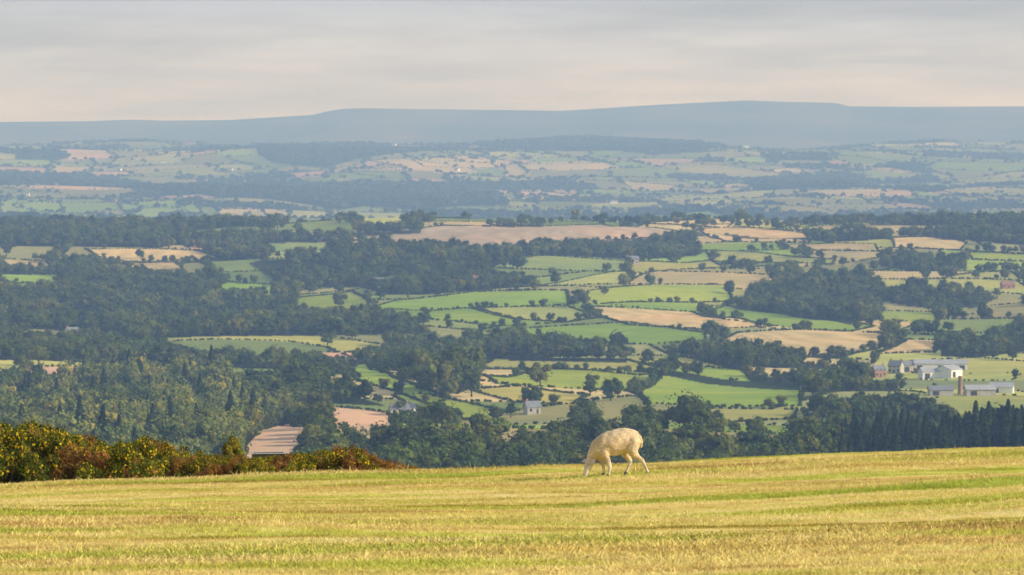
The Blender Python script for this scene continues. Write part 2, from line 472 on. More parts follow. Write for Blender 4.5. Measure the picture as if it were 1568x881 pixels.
def scatter_obj(name, P, idx, rot, scl, coll):
    me = bpy.data.meshes.new(name)
    me.vertices.add(len(P)); me.vertices.foreach_set('co', np.asarray(P, np.float32).ravel())
    a = me.attributes.new('idx', 'INT', 'POINT'); a.data.foreach_set('value', np.asarray(idx, np.int32))
    a = me.attributes.new('rot', 'FLOAT_VECTOR', 'POINT'); a.data.foreach_set('vector', np.asarray(rot, np.float32).ravel())
    a = me.attributes.new('scl', 'FLOAT_VECTOR', 'POINT'); a.data.foreach_set('vector', np.asarray(scl, np.float32).ravel())
    o = bpy.data.objects.new(name, me); sc.collection.objects.link(o)
    g = bpy.data.node_groups.new(name+'_gn', 'GeometryNodeTree')
    g.interface.new_socket('Geometry', in_out='INPUT', socket_type='NodeSocketGeometry')
    g.interface.new_socket('Geometry', in_out='OUTPUT', socket_type='NodeSocketGeometry')
    gi = g.nodes.new('NodeGroupInput'); go = g.nodes.new('NodeGroupOutput')
    ip = g.nodes.new('GeometryNodeInstanceOnPoints'); ci = g.nodes.new('GeometryNodeCollectionInfo')
    ci.inputs['Collection'].default_value = coll; ci.inputs['Separate Children'].default_value = True; ci.inputs['Reset Children'].default_value = True
    def na(nm, ty):
        x = g.nodes.new('GeometryNodeInputNamedAttribute'); x.data_type = ty; x.inputs['Name'].default_value = nm; return x.outputs['Attribute']
    ip.inputs['Pick Instance'].default_value = True
    g.links.new(gi.outputs[0], ip.inputs['Points']); g.links.new(ci.outputs[0], ip.inputs['Instance'])
    g.links.new(na('idx', 'INT'), ip.inputs['Instance Index'])
    g.links.new(na('rot', 'FLOAT_VECTOR'), ip.inputs['Rotation']); g.links.new(na('scl', 'FLOAT_VECTOR'), ip.inputs['Scale'])
    g.links.new(ip.outputs[0], go.inputs[0])
    md = o.modifiers.new('instances', 'NODES'); md.node_group = g
    return o

PX, PYs, PI, PS = [], [], [], []
def in_any(Ws, X, Y):
    r = np.zeros(len(X), bool)
    for w in Ws: r |= inpoly(w[1] if isinstance(w, tuple) else w, X, Y)
    return r
def add(xs, ys, choices, h):
    if len(xs):   # the farmyard is mostly open ground
        keep = ~inpoly(farmyard, xs, ys) | (R.rand(len(xs)) < 0.25)
        xs, ys, h = xs[keep], ys[keep], h[keep]
        h = np.where(inpoly(farmyard, xs, ys), np.minimum(h, 0.38), h)
    PX.append(xs); PYs.append(ys); PI.append(np.array(choices)[R.randint(len(choices), size=len(xs))]); PS.append(h)
def fill(P, spacing):
    bx0, by0 = P.min(0); bx1, by1 = P.max(0)
    X, Y = np.meshgrid(np.arange(bx0, bx1, spacing), np.arange(by0, by1, spacing))
    X = X.ravel()+R.uniform(-.45, .45, X.size)*spacing; Y = Y.ravel()+R.uniform(-.45, .45, Y.size)*spacing
    k = inpoly(P, X, Y) & (np.abs(X/Y) < 0.16)
    return X[k], Y[k]
def edge_low(X, Y, s):
    """lower scrubby growth along the wood edges that border a field"""
    b1 = in_any(fieldsW, X*(1+50/Y), Y+50); b2 = in_any(fieldsW, X*(1+120/Y), Y+120)
    return s*np.where(b1, 0.55, np.where(b2, 0.8, 1.0))
def sizes(n_):
    """mostly ordinary trees with a few big spreading ones"""
    return np.where(R.rand(n_) < 0.18, R.uniform(0.8, 1.05, n_), R.uniform(0.42, 0.75, n_))
for wi, (kind, P) in enumerate(woodsW):
    X, Y = fill(P, 8.0 if kind == 'larch' else 9.5)
    keep = ~in_any(fieldsW, X, Y); X, Y = X[keep], Y[keep]
    s = sizes(len(X))*(1.2 if wi == 1 else 1.0)
    s = edge_low(X, Y, s)
    if kind == 'larch':
        m_ = R.rand(len(X))+0.35*n120(X, Y) < 0.60
        add(X[m_], Y[m_], [7, 8, 7, 8, 7, 8, 8, 5], s[m_]*1.1); add(X[~m_], Y[~m_], IB, s[~m_]*0.95)
    else: add(X, Y, IB, s)
mid_all = fieldsW+woodsW
for P in wm:
    X, Y = fill(P, 10); X, Y = unwarp(X, Y, 18)
    k = ~in_any(mid_all, X, Y) & (Y > 1300) & (Y < 4750)
    X, Y = X[k], Y[k]; add(X, Y, IB, edge_low(X, Y, sizes(len(X))))
def hedge_line(a, b, step, warp=0, near=True, excl=None, treep=0.09, gap=0.06):
    L = np.linalg.norm(b-a); n_ = max(2, int(L/step)); t = (np.arange(n_)+R.rand(n_)*0.6)/n_
    X = a[0]+(b[0]-a[0])*t; Y = a[1]+(b[1]-a[1])*t
    if warp: X, Y = unwarp(X, Y, warp)
    k = (np.abs(X/Y) < 0.16) & (R.rand(n_) > gap)
    if excl is not None and k.any(): k &= ~in_any(excl, X, Y)
    X, Y = X[k], Y[k]
    if near:
        big = R.uniform(0.2, 1.6)
        add(X, Y, IS, R.uniform(0.4, 0.65, len(X))*(0.75+0.25*big))
        q = R.rand(len(X)) < treep*big*(1+0.8*n120(X, Y)); XX_, YY_ = X[q], Y[q]
        XX_ = XX_+R.uniform(-2, 2, len(XX_)); YY_ = YY_+R.uniform(-3, 3, len(YY_))
        add(XX_, YY_, IB, edge_low(XX_, YY_, R.uniform(0.35, 0.9, q.sum())))
    else:
        add(X, Y, IF, np.where(R.rand(len(X)) < 0.14, R.uniform(0.6, 1.1, len(X)), R.uniform(0.22, 0.42, len(X))))
for a, b in sm:
    if min(a[1], b[1]) < 4800: hedge_line(a, b, 3.4, 18, True, mid_all, 0.13)
for fi, (c, P) in enumerate(fieldsW):
    for i in range(len(P)):
        if fi == 21 and P[i][1] < 1480: continue
        hedge_line(P[i], P[(i+1) % len(P)], 3.2, 0, True, woodsW, 0.07)
for a, b in sf: hedge_line(a, b, 8, 45, False, farwoodsW, gap=0.12)
for c, P in farfieldsW:
    for i in range(len(P)): hedge_line(P[i], P[(i+1) % len(P)], 8, 0, False)
for P in farwoodsW:
    X, Y = fill(P, 22); add(X, Y, IF, R.uniform(0.8, 1.6, len(X)))
for P in wf:
    X, Y = fill(P, 24); X, Y = unwarp(X, Y, 45); k = (Y > 5500) & (Y < 16300); add(X[k], Y[k], IF, R.uniform(0.7, 1.3, k.sum()))
for j in range(3):
    X = np.arange(-720, 720, 6.5); X = X+R.uniform(-3, 3, len(X)); Y = 4380+60*j+25*n300(X, X*0)+R.uniform(-12, 12, len(X))
    a_ = X/Y
    k = (n120(X, Y)+0.7*n300(X, Y) > np.where((a_ < -0.035) | (a_ > 0.05), -0.55, 0.9)) & ~in_any(fieldsW, X, Y)
    add(X[k], Y[k], IB, R.uniform(0.45, 0.95, k.sum()))
Xc = []; Yc = []
for i in range(420):
    d = R.uniform(1440, 1660); px = R.uniform(1285, 1720)
    if px < 1340 and R.rand() < 0.5: continue
    a, _ = ray(px, 700); Xc.append(a*d); Yc.append(d)
Xc = np.array(Xc); Yc = np.array(Yc)
add(Xc, Yc, IC, R.uniform(0.62, 1.12, len(Xc))*(1+0.25*sstep((Xc/Yc-0.095)/0.03)))
X = np.concatenate(PX); Y = np.concatenate(PYs); I = np.concatenate(PI); S = np.concatenate(PS)
k = (Y > 1285) & (Y < 16500); X, Y, I, S = X[k], Y[k], I[k], S[k]
k = ~inpoly(fieldsW[21][1], X, Y); X, Y, I, S = X[k], Y[k], I[k], S[k]
Z = Hv(X, Y)-0.2
rot = np.zeros((len(X), 3)); rot[:, 2] = R.uniform(0, 6.28, len(X))
scl = np.stack([S*R.uniform(0.95, 1.3, len(X)), S*R.uniform(0.95, 1.3, len(X)), S*R.uniform(0.85, 1.15, len(X))], 1)
md_ = Y < 5200
Pt = np.stack([X, Y, Z], 1)
scatter_obj('woodland_and_hedgerows', Pt[md_], I[md_], rot[md_], scl[md_], PC)
scatter_obj('distant_woodland_and_hedgerows', Pt[~md_], I[~md_], rot[~md_], scl[~md_], PC)

oaks = [(827,592,42),(722,608,42),(1048,668,72),(1075,672,55),(907,594,26),(935,614,40),(990,626,22),(847,541,38),(946,545,42),(885,466,28),(995,438,22),
 (1125,492,20),(1090,522,36),(1108,524,30),(670,604,62),(705,598,80),(688,600,62),(625,456,38),(685,454,30),(520,472,28),(812,626,40),(782,640,28),
 (143,409,24),(115,408,18),(322,426,24),(215,397,18),(365,396,22),(1358,536,32),(1215,590,30),(1305,582,30),(980,346,16),(750,348,15),(1130,349,13),
 (1280,366,22),(455,452,26),(925,452,16),(625,575,40),(1095,400,20),(1290,407,16),(10,392,22),(85,402,20)]
oaks += [(x_, 358, 22) for x_ in (552, 566, 580, 596, 612, 628, 640)]+[(x_, 371+R.randint(-3, 3), 22) for x_ in (20, 36, 100, 130, 185, 205, 330, 345, 385, 420, 440, 490)]
for i, (px, py, h) in enumerate(oaks):
    x_, y_ = hm(px, py)
    s = h/F*y_/15.0
    o = bpy.data.objects.new('oak_tree', pmesh[protos[i % 5]]); sc.collection.objects.link(o)
    o.location = (x_, y_, float(Hv(x_, y_))-0.3); o.scale = (s*1.05, s*1.05, s); o.rotation_euler = (0, 0, i*1.7)

# ---------------------------------------------------------------- buildings
M_white = simple_mat('white_render', (0.80, 0.78, 0.74), 0.8, 0.4, 0.08)
M_brick = simple_mat('red_brick', (0.36, 0.20, 0.14), 0.85, 0.6, 0.2)
M_stone = simple_mat('grey_stone', (0.42, 0.39, 0.34), 0.85, 0.6, 0.2)
M_slate = simple_mat('slate_roof', (0.20, 0.21, 0.23), 0.6, 0.5, 0.2)
M_sheet = simple_mat('fibre_cement_roof', (0.36, 0.37, 0.39), 0.6, 0.2, 0.15)
M_tile = simple_mat('clay_tile_roof', (0.26, 0.15, 0.10), 0.8, 0.6, 0.2)
M_glass = simple_mat('window_glass', (0.03, 0.035, 0.04), 0.15, 1, 0.2)
M_dark = simple_mat('dark_opening', (0.04, 0.04, 0.04), 0.8, 1, 0.2)
def box(name, par, x0, x1, y0, y1, z0, z1, mat):
    v = [(x, y, z) for x in (x0, x1) for y in (y0, y1) for z in (z0, z1)]
    f = [(0, 1, 3, 2), (4, 6, 7, 5), (0, 4, 5, 1), (2, 3, 7, 6), (0, 2, 6, 4), (1, 5, 7, 3)]
    me = bpy.data.meshes.new(name); me.from_pydata(v, [], f)
    bm = bmesh.new(); bm.from_mesh(me); bmesh.ops.recalc_face_normals(bm, faces=bm.faces)
    bm.to_mesh(me); bm.free()
    return obj(name, me, par, mat)
def building(name, px, py, L, Wd, H, Rh, wall, roof, rot=0, chim=0, win=3, door=True, shed=False, far=False):
    x_, y_ = (hfar if far else hm)(px, py)
    e = bpy.data.objects.new(name, None); sc.collection.objects.link(e)
    e.location = (x_, y_, float(Hv(x_, y_))+0.3); e.rotation_euler = (0, 0, rot)
    l, w = L/2, Wd/2
    v = [(-l, -w, -2), (l, -w, -2), (l, w, -2), (-l, w, -2), (-l, -w, H), (l, -w, H), (l, w, H), (-l, w, H), (-l, 0, H+Rh), (l, 0, H+Rh)]
    f = [(0, 1, 5, 4), (1, 2, 6, 9, 5), (2, 3, 7, 6), (3, 0, 4, 8, 7)]
    me = bpy.data.meshes.new('walls'); me.from_pydata(v, [], f); obj('walls', me, e, wall)
    o = 0.4; t = 0.25; k = Rh/w
    zl = H-o*k
    v = []
    for xx in (-l-o, l+o):
        v += [(xx, -w-o, zl+0.03), (xx, 0, H+Rh+0.03), (xx, w+o, zl+0.03), (xx, w+o, zl+t), (xx, 0, H+Rh+t), (xx, -w-o, zl+t)]
    f = [(0, 1, 4, 5), (1, 2, 3, 4), (6, 11, 10, 7), (7, 10, 9, 8), (0, 6, 7, 1), (1, 7, 8, 2), (5, 4, 10, 11), (4, 3, 9, 10), (0, 5, 11, 6), (2, 8, 9, 3)]
    me = bpy.data.meshes.new('roof'); me.from_pydata(v, [], f); obj('roof', me, e, roof)
    if shed:
        nb = max(2, int(L/6))
        for i in range(nb):
            cx = -l+L*(i+0.5)/nb
            if i % 2 == 0: box('bay_door_%d' % i, e, cx-1.6, cx+1.6, -w-0.06, -w+0.05, 0, H*0.75, M_dark)
    else:
        for s in range(2 if H > 4 else 1):
            for i in range(win):
                cx = -l+L*(i+0.5)/win
                if s == 0 and i == win//2 and door: box('door', e, cx-0.5, cx+0.5, -w-0.05, -w+0.05, 0, 2.1, M_dark)
                else: box('window_%d_%d' % (s, i), e, cx-0.6, cx+0.6, -w-0.05, -w+0.05, 1+s*2.6, 2.3+s*2.6, M_glass)
    for i in range(chim):
        cx = (-1, 1)[i]*(l-0.7); box('chimney_%d' % i, e, cx-0.45, cx+0.45, -0.4, 0.4, H+Rh-0.6, H+Rh+1.3, M_brick)
    return e
building('barn', 1424, 580, 12, 8, 4, 2.2, M_white, M_sheet, 0.25, shed=True)
building('barn', 1452, 578, 12, 12, 4.4, 2.4, M_white, M_sheet, 0.9, shed=True)
building('barn', 1440, 568, 32, 11, 4.2, 2.2, M_white, M_sheet, -0.05, shed=True)
building('barn', 1393, 570, 14, 8, 4, 2.4, M_stone, M_slate, 0.3, shed=True)
building('farmhouse', 1345, 578, 7.5, 6, 4.2, 2.6, M_brick, M_slate, 0.4, 2)
building('farmhouse', 1372, 572, 8, 6, 4.6, 2.8, M_stone, M_slate, -0.5, 2)
building('barn', 1500, 606, 15, 8, 3, 2, M_stone, M_sheet, 0.1, shed=True)
building('barn', 1534, 602, 12, 8, 3, 2, M_white, M_sheet, -0.2, shed=True)
building('barn', 1440, 606, 12, 7, 2.8, 1.8, M_stone, M_slate, 0.1, shed=True)
building('cottage', 612, 636, 9, 5.5, 2.6, 2.2, M_white, M_slate, 0.2, 1)
building('cottage', 630, 634, 7, 5, 2.6, 2.2, M_white, M_slate, -0.6, 1)
building('cottage', 815, 634, 7, 5.5, 3.2, 2.6, M_stone, M_slate, 0.35, 1, win=2)
building('farmhouse', 586, 440, 14, 7, 4.8, 3, M_white, M_slate, 0.2, 2)
building('farmhouse', 735, 436, 12, 7, 4.4, 3, M_brick, M_tile, 0.2, 1)
building('farmhouse', 303, 380, 12, 8, 4.6, 3, M_brick, M_tile, 0.1, 2)
building('farmhouse', 110, 518, 9, 6, 4.4, 2.8, M_white, M_slate, 0.7, 1)
building('cottage', 1543, 442, 11, 6.5, 3, 2.6, M_brick, M_tile, 0.2, 1)
building('farmhouse', 968, 405, 11, 7, 4.4, 2.8, M_stone, M_slate, 0.2, 1)
x_, y_ = hm(1470, 604)
v, f = tube([(0, 0, -1), (0, 0, 1), (0, 0, 8.6), (0, 0, 8.7), (0, 0, 9.4)], [1.3, 1.25, 0.85, 1.05, 1.0], 12)
o = obj('brick_chimney', mesh_np('chimney', v, f), mat=M_brick, loc=(x_, y_, float(Hv(x_, y_))))
for px, py in [(352,262),(183,262),(1142,214),(604,224),(940,312),(1060,296),(700,262),(250,250),(1490,330),(40,300)]:
    building('farmhouse', px, py, 16, 8, 5, 3, M_white, M_slate, random.uniform(-1, 1), 2, far=True)

# ---------------------------------------------------------------- foreground pasture
def streak_color(n):
    g = N(n, 'ShaderNodeNewGeometry')
    mp = N(n, 'ShaderNodeMapping'); mp.inputs['Scale'].default_value = (0.06, 0.40, 0); mp.inputs['Rotation'].default_value = (0, 0, 0.05)
    n.links.new(g.outputs['Position'], mp.inputs['Vector'])
    a = noise(n, 1.0, 6, mp.outputs[0], 0.65)
    mp2 = N(n, 'ShaderNodeMapping'); mp2.inputs['Scale'].default_value = (0.14, 1.3, 0); mp2.inputs['Location'].default_value = (5, 3, 0); mp2.inputs['Rotation'].default_value = (0, 0, -0.04)
    n.links.new(g.outputs['Position'], mp2.inputs['Vector'])
    b = noise(n, 1.0, 5, mp2.outputs[0], 0.65)
    c1 = ramp(n, a.outputs[0], [(0.30, (0.46, 0.56, 0.08)), (0.42, (0.78, 0.73, 0.17)), (0.49, (0.98, 0.79, 0.34)), (0.57, (0.90, 0.74, 0.25)), (0.62, (0.68, 0.67, 0.13)), (0.70, (0.46, 0.56, 0.08))])
    c2 = ramp(n, b.outputs[0], [(0.34, (0.58, 0.47, 0.38)), (0.42, (0.86, 0.80, 0.72)), (0.50, (1, 1, 1)), (0.60, (0.98, 1.0, 1.05)), (0.70, (1.02, 1.05, 1.3))])
    return mulcol(n, c1, c2)
m, n, out = nt('pasture_ground'); M_past = m
c = streak_color(n)
b = N(n, 'ShaderNodeBsdfDiffuse'); dk = N(n, 'ShaderNodeMix', data_type='RGBA', blend_type='MULTIPLY'); dk.inputs[0].default_value = 1
n.links.new(c, dk.inputs[6]); dk.inputs[7].default_value = (0.88, 0.85, 0.78, 1); n.links.new(dk.outputs[2], b.inputs[0]); n.links.new(b.outputs[0], out.inputs[0])
m, n, out = nt('grass_blades'); M_grass = m
c = streak_color(n)
oi = N(n, 'ShaderNodeObjectInfo'); c = mulcol(n, c, ramp(n, oi.outputs['Random'], [(0, (0.88, 0.9, 0.85)), (0.5, (1, 1, 1)), (1, (1.05, 1.04, 1.05))]))
at = N(n, 'ShaderNodeAttribute', attribute_name='Col'); c = mulcol(n, c, at.outputs['Color'])
d = N(n, 'ShaderNodeBsdfDiffuse'); tr = N(n, 'ShaderNodeBsdfTranslucent'); mx = N(n, 'ShaderNodeMixShader'); mx.inputs[0].default_value = 0.35
n.links.new(c, d.inputs[0]); n.links.new(c, tr.inputs[0]); n.links.new(d.outputs[0], mx.inputs[1]); n.links.new(tr.outputs[0], mx.inputs[2]); n.links.new(mx.outputs[0], out.inputs[0])

fy = np.concatenate([np.arange(4, 24, 1.0), np.arange(24, 130, 0.25)]); fx = np.concatenate([np.arange(-60, -22, 1.0), np.arange(-22, 22, 0.2), np.arange(22, 60.5, 1.0)])
FY, FX = np.meshgrid(fy, fx, indexing='ij'); FZ = Hf(FX, FY)
ii = np.arange(FY.size).reshape(FY.shape)
Fq = np.stack([ii[:-1, :-1], ii[:-1, 1:], ii[1:, 1:], ii[1:, :-1]], -1).reshape(-1, 4)
obj('pasture_ground', mesh_np('pasture', np.stack([FX.ravel(), FY.ravel(), FZ.ravel()], 1), Fq, None, True), mat=M_past)

GC = bpy.data.collections.new('grass_prototypes')
for i in range(4):
    rng = np.random.RandomState(200+i); nb = 46 if i < 3 else 12
    V = []; C = []
    for k in range(nb):
        r = 0.19*math.sqrt(rng.rand()); a = rng.rand()*6.28; bx, by = r*math.cos(a), r*math.sin(a)
        h = rng.uniform(0.008, 0.026)*(1.0 if i < 3 else 2.6); w = rng.uniform(0.003, 0.006); fa = rng.rand()*6.28
        lx, ly = rng.normal(0, h*1.0, 2)
        V += [(bx-w*math.cos(fa), by-w*math.sin(fa), -0.008), (bx+w*math.cos(fa), by+w*math.sin(fa), -0.008), (bx+lx+w*0.3, by+ly, h), (bx+lx-w*0.3, by+ly, h)]
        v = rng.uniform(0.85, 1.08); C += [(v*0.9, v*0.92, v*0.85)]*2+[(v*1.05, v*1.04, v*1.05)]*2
    me = mesh_np('grass_tuft', np.array(V), np.arange(nb*4).reshape(-1, 4), np.array(C)); me.materials.append(M_grass)
    GC.objects.link(bpy.data.objects.new('g%d_grass_tuft' % i, me))
ng = 80000
gyv = np.sqrt(R.uniform(25**2, 104**2, ng)); gxv = gyv*R.uniform(-0.145, 0.145, ng)
gs = np.clip(R.uniform(0.7, 1.3, ng)*(1+0.3*n4(gxv*0.3, gyv)), 0.4, 1.9)
scatter_obj('pasture_grass', np.stack([gxv, gyv, Hf(gxv, gyv)], 1), np.where(R.rand(ng) < 0.03, 3, R.randint(0, 3, ng)),
            np.stack([0*gs, 0*gs, R.uniform(0, 6.28, ng)], 1), np.stack([gs, gs, gs], 1), GC)

# ---------------------------------------------------------------- gorse thicket
BC = bpy.data.collections.new('gorse_prototypes')
def gorse(seed, kind):
    rng = np.random.RandomState(seed); nl = 26
    cent = np.stack([rng.normal(0, 0.42, nl), rng.normal(0, 0.42, nl), rng.uniform(0.15, 0.85, nl)], 1)
    cent[:, 2] *= np.clip(1.25-np.hypot(cent[:, 0], cent[:, 1])*0.8, 0.4, 1.2)
    rad = rng.uniform(0.13, 0.24, nl)
    base = (0.095, 0.125, 0.022) if kind == 0 else (0.26, 0.13, 0.045)
    v, f, c = lobes_leaves(cent, rad, 4500, 0.045, rng, base, 1.0, 0.4, 0.5)
    nq = len(f)
    z = v.reshape(-1, 4, 3).mean(1)[:, 2]
    cc = c.reshape(-1, 4, 3)
    fl = rng.rand(nq) < (0.28 if kind == 0 else 0.05)*np.clip(z/0.7, 0.1, 1.2)
    cc[fl] = np.array((0.72, 0.50, 0.02))*rng.uniform(0.7, 1.1, (fl.sum(), 1))[:, :, None]
    br = rng.rand(nq) < 0.15; cc[br & ~fl] = np.array((0.22, 0.13, 0.045))
    parts = [(v, f, cc.reshape(-1, 3))]
    for i in range(10):
        vv, ff = tube([(0.1*cent[i][0], 0.1*cent[i][1], -0.1), tuple(cent[i]*0.6), tuple(cent[i]*np.array([1, 1, 1.15]))], [0.02, 0.012, 0.005], 4); parts.append((vv, ff, BARK))
    k = 700; L = rng.randint(nl, size=k); d = rng.normal(size=(k, 3)); d[:, 2] = np.abs(d[:, 2])+0.4; d /= np.linalg.norm(d, axis=1)[:, None]
    b0 = cent[L]+d*rad[L][:, None]*0.9; tip = b0+d*rng.uniform(0.06, 0.16, (k, 1)); s = np.cross(d, (0, 0, 1))*0.012
    VV = np.stack([b0-s, b0+s, tip+s*0.4, tip-s*0.4], 1).reshape(-1, 3)
    parts.append((VV, np.arange(k*4).reshape(-1, 4), np.array(base)*1.4))
    return merge(parts)
for i in range(5):
    vfc = gorse(300+i, 0 if i < 3 else 1); me = mesh_np('gorse', *vfc); me.materials.append(M_bush)
    BC.objects.link(bpy.data.objects.new('h%d_gorse' % i, me))
GX, GY_, GS, GI = [], [], [], []
tops = [(0, 655), (60, 650), (110, 668), (160, 676), (200, 682), (235, 672), (262, 684), (300, 696), (345, 702), (380, 704), (420, 703), (470, 697), (510, 690), (545, 690), (575, 706), (600, 712), (640, 720)]
tx = [t[0] for t in tops]; ty = [t[1] for t in tops]
RG = np.random.RandomState(77)
for i in range(680):
    px = RG.uniform(-60, 640) if i > 40 else RG.uniform(-160, -20)
    if i > 400: px = RG.uniform(340, 640)
    d = RG.uniform(80, 100)-(6*RG.rand() if px < 200 else 0)
    a, _ = ray(px, 700); x_ = a*d
    zt = ray(px, np.interp(px, tx, ty)+RG.uniform(-8, 12))[1]*d
    g0 = float(Hf(x_, d)); h = zt-g0
    if h < 0.08: continue
    GX.append(x_); GY_.append(d); GS.append(h); GI.append((RG.randint(3) if RG.rand() < (0.85 if px < 230 else 0.66) else 3+RG.randint(2)) if px < 560 else 3+RG.randint(2))
GX = np.array(GX); GY_ = np.array(GY_); GS = np.array(GS)
ws = np.clip(GS, 0.4, 1.2)*RG.uniform(0.7, 1.0, len(GX))
scatter_obj('gorse_thicket', np.stack([GX, GY_, Hf(GX, GY_)-0.05], 1), np.array(GI), np.stack([0*GX, 0*GX, RG.uniform(0, 6.28, len(GX))], 1), np.stack([ws, ws, GS/1.05], 1), BC)
d = 98.; a, _ = ray(358, 700); x_ = a*d; g0 = float(Hf(x_, d)); top = ray(358, 659)[1]*d
o = bpy.data.objects.new('hawthorn_bush', mesh_np('hawthorn', *broadleaf(77, 15, 6.0, 4500, (0.26, 0.24, 0.035), 0.7))); o.data.materials.append(M_bush); sc.collection.objects.link(o)
s = (top-g0)/14.; o.location = (x_, d, g0-0.05); o.scale = (s*0.65, s*0.65, s)
d = 104.; a, _ = ray(411, 700); x_ = a*d; g0 = float(Hf(x_, d)); top = ray(411, 693)[1]*d-g0
e = bpy.data.objects.new('feed_trough', None); sc.collection.objects.link(e); e.location = (x_, d, g0); e.rotation_euler = (0, 0, 0.15)
M_tr = simple_mat('black_plastic', (0.02, 0.02, 0.022), 0.5, 3, 0.3); M_galv = simple_mat('galvanised_rim', (0.4, 0.4, 0.38), 0.4, 5, 0.15)
for nm, b_ in (('front', (-.4, .4, -.22, -.19)), ('back', (-.4, .4, .19, .22)), ('end_1', (-.4, -.37, -.187, .187)), ('end_2', (.37, .4, -.187, .187))):
    box(nm, e, b_[0], b_[1], b_[2], b_[3], top-0.32, top-0.02, M_tr)
box('base', e, -.367, .367, -.187, .187, top-0.31, top-0.28, M_tr)
box('rim_front', e, -.43, .43, -.25, -.2, top-.018, top, M_galv); box('rim_back', e, -.43, .43, .2, .25, top-.018, top, M_galv)
box('rim_end_1', e, -.43, -.38, -.197, .197, top-.018, top, M_galv); box('rim_end_2', e, .38, .43, -.197, .197, top-.018, top, M_galv)
for i, (lx, ly) in enumerate(((-.35, -.17), (.35, -.17), (-.35, .17), (.35, .17))): box('leg_%d' % i, e, lx-.025, lx+.025, ly-.015, ly+.015, -.1, top-.323, M_tr)

# ---------------------------------------------------------------- sheep
sx, sy = hit(940, 730, 40, 84, Hf)
K = sy/F
def q(px, py, yy=0.0): return np.array([(px-940)*K, yy, (730-py)*K])
bm = bmesh.new()
def ball(c, rx, ry, rz):
    bmesh.ops.create_icosphere(bm, subdivisions=2, radius=1, matrix=Matrix.Translation(Vector(c)) @ Matrix.Diagonal((rx, ry, rz, 1)))
def limb(pts, n_=8):
    for (p0, r0), (p1, r1) in zip(pts[:-1], pts[1:]):
        for i in range(n_+1):
            t = i/n_; r = (r0+(r1-r0)*t)*K
            ball(p0*(1-t)+p1*t, r, r, r)
def torso(pts, n_=7):
    for (p0, a0), (p1, a1) in zip(pts[:-1], pts[1:]):
        for i in range(n_+1):
            t = i/n_; a = [(u*(1-t)+w*t)*K for u, w in zip(a0, a1)]
            ball(p0*(1-t)+p1*t, *a)
torso([(q(969, 676), (12, 13, 17)), (q(958, 676.5), (16, 17, 20)), (q(943, 679), (17, 19, 21)), (q(928, 682), (15, 17, 19.5)), (q(918, 685.5), (12, 13, 15.5)), (q(913, 690), (9, 10, 12))])
torso([(q(915, 688), (11, 10, 12.5)), (q(909, 695), (8.6, 8.5, 10.5)), (q(905.5, 702), (7.2, 7, 8))], 5)
torso([(q(905.5, 702), (6.8, 6.2, 6.8)), (q(903, 709), (7.6, 6.0, 6.4)), (q(900.5, 715), (6.4, 5.2, 5.6)), (q(898, 721), (4.8, 4.2, 4.6)), (q(896.3, 726), (4.0, 3.7, 3.8)), (q(895.6, 728.3), (3.6, 3.5, 2.8))], 6)
yn, yf = -0.085, 0.085
limb([(q(925, 690, yn*0.7), 9.5), (q(927, 700, yn), 6.2), (q(931, 708.5, yn), 4.0), (q(933, 715.5, yn), 3.2), (q(932.7, 719, yn), 2.4), (q(931.4, 725, yn), 2.1), (q(930.6, 727.6, yn), 2.6)])
limb([(q(919, 691, yf*0.7), 9.5), (q(921, 701, yf), 5.8), (q(924, 709.5, yf), 3.8), (q(925.5, 715.5, yf), 3.1), (q(925.7, 719, yf), 2.3), (q(926.0, 725, yf), 2.1), (q(925.3, 727, yf), 2.5)])
limb([(q(970, 679, yn*0.7), 12), (q(968, 689, yn), 9.5), (q(970, 696, yn), 7.0), (q(976, 702, yn), 4.9), (q(983.5, 707.5, yn), 3.4), (q(985.5, 712, yn), 2.6), (q(989.6, 721, yn), 2.1), (q(991, 725.5, yn), 2.7)])
limb([(q(966, 681, yf*0.7), 11.5), (q(959, 692, yf), 9), (q(959, 698, yf), 6.6), (q(963.5, 704, yf), 4.6), (q(967.5, 709, yf), 3.3), (q(966.3, 713, yf), 2.5), (q(962.5, 722, yf), 2.1), (q(960.5, 725.8, yf), 2.6)])
limb([(q(976, 666), 4), (q(981, 672), 3.4), (q(983.3, 680), 2.8), (q(983.5, 688), 2.0)])
me = bpy.data.meshes.new('sheep_body'); bm.to_mesh(me); bm.free()
tmp = bpy.data.objects.new('tmp', me); sc.collection.objects.link(tmp)
rm = tmp.modifiers.new('r', 'REMESH'); rm.mode = 'VOXEL'; rm.voxel_size = 0.0075
smd = tmp.modifiers.new('s', 'SMOOTH'); smd.iterations = 6; smd.factor = 0.5
dg = bpy.context.evaluated_depsgraph_get()
me2 = bpy.data.meshes.new_from_object(tmp.evaluated_get(dg)); bpy.data.objects.remove(tmp)
nv = len(me2.vertices); co = np.zeros(nv*3, np.float32); me2.vertices.foreach_get('co', co); co = co.reshape(-1, 3)
no = np.zeros(nv*3, np.float32); me2.vertex_normals.foreach_get('vector', no); no = no.reshape(-1, 3)
pxv = co[:, 0]/K+940; pyv = 730-co[:, 2]/K
bare = np.maximum(sstep((pyv-705)/5), sstep(((912-pxv)+(pyv-704)*0.6)/5)*sstep((pyv-700)/4))
def n3(p, L, seed, n_=14):
    r = np.random.RandomState(seed); o = np.zeros(len(p))
    for i in range(n_):
        d = r.normal(size=3); d /= np.linalg.norm(d); o += np.sin(p@d*2*math.pi/(L*r.uniform(.7, 1.4))+r.uniform(0, 6.28))
    return o/math.sqrt(n_/2)
co2 = co+no*((1-bare)*(0.003*n3(co, 0.12, 1)+0.0014*n3(co, 0.035, 2)))[:, None]
me2.vertices.foreach_set('co', co2.astype(np.float32).ravel())
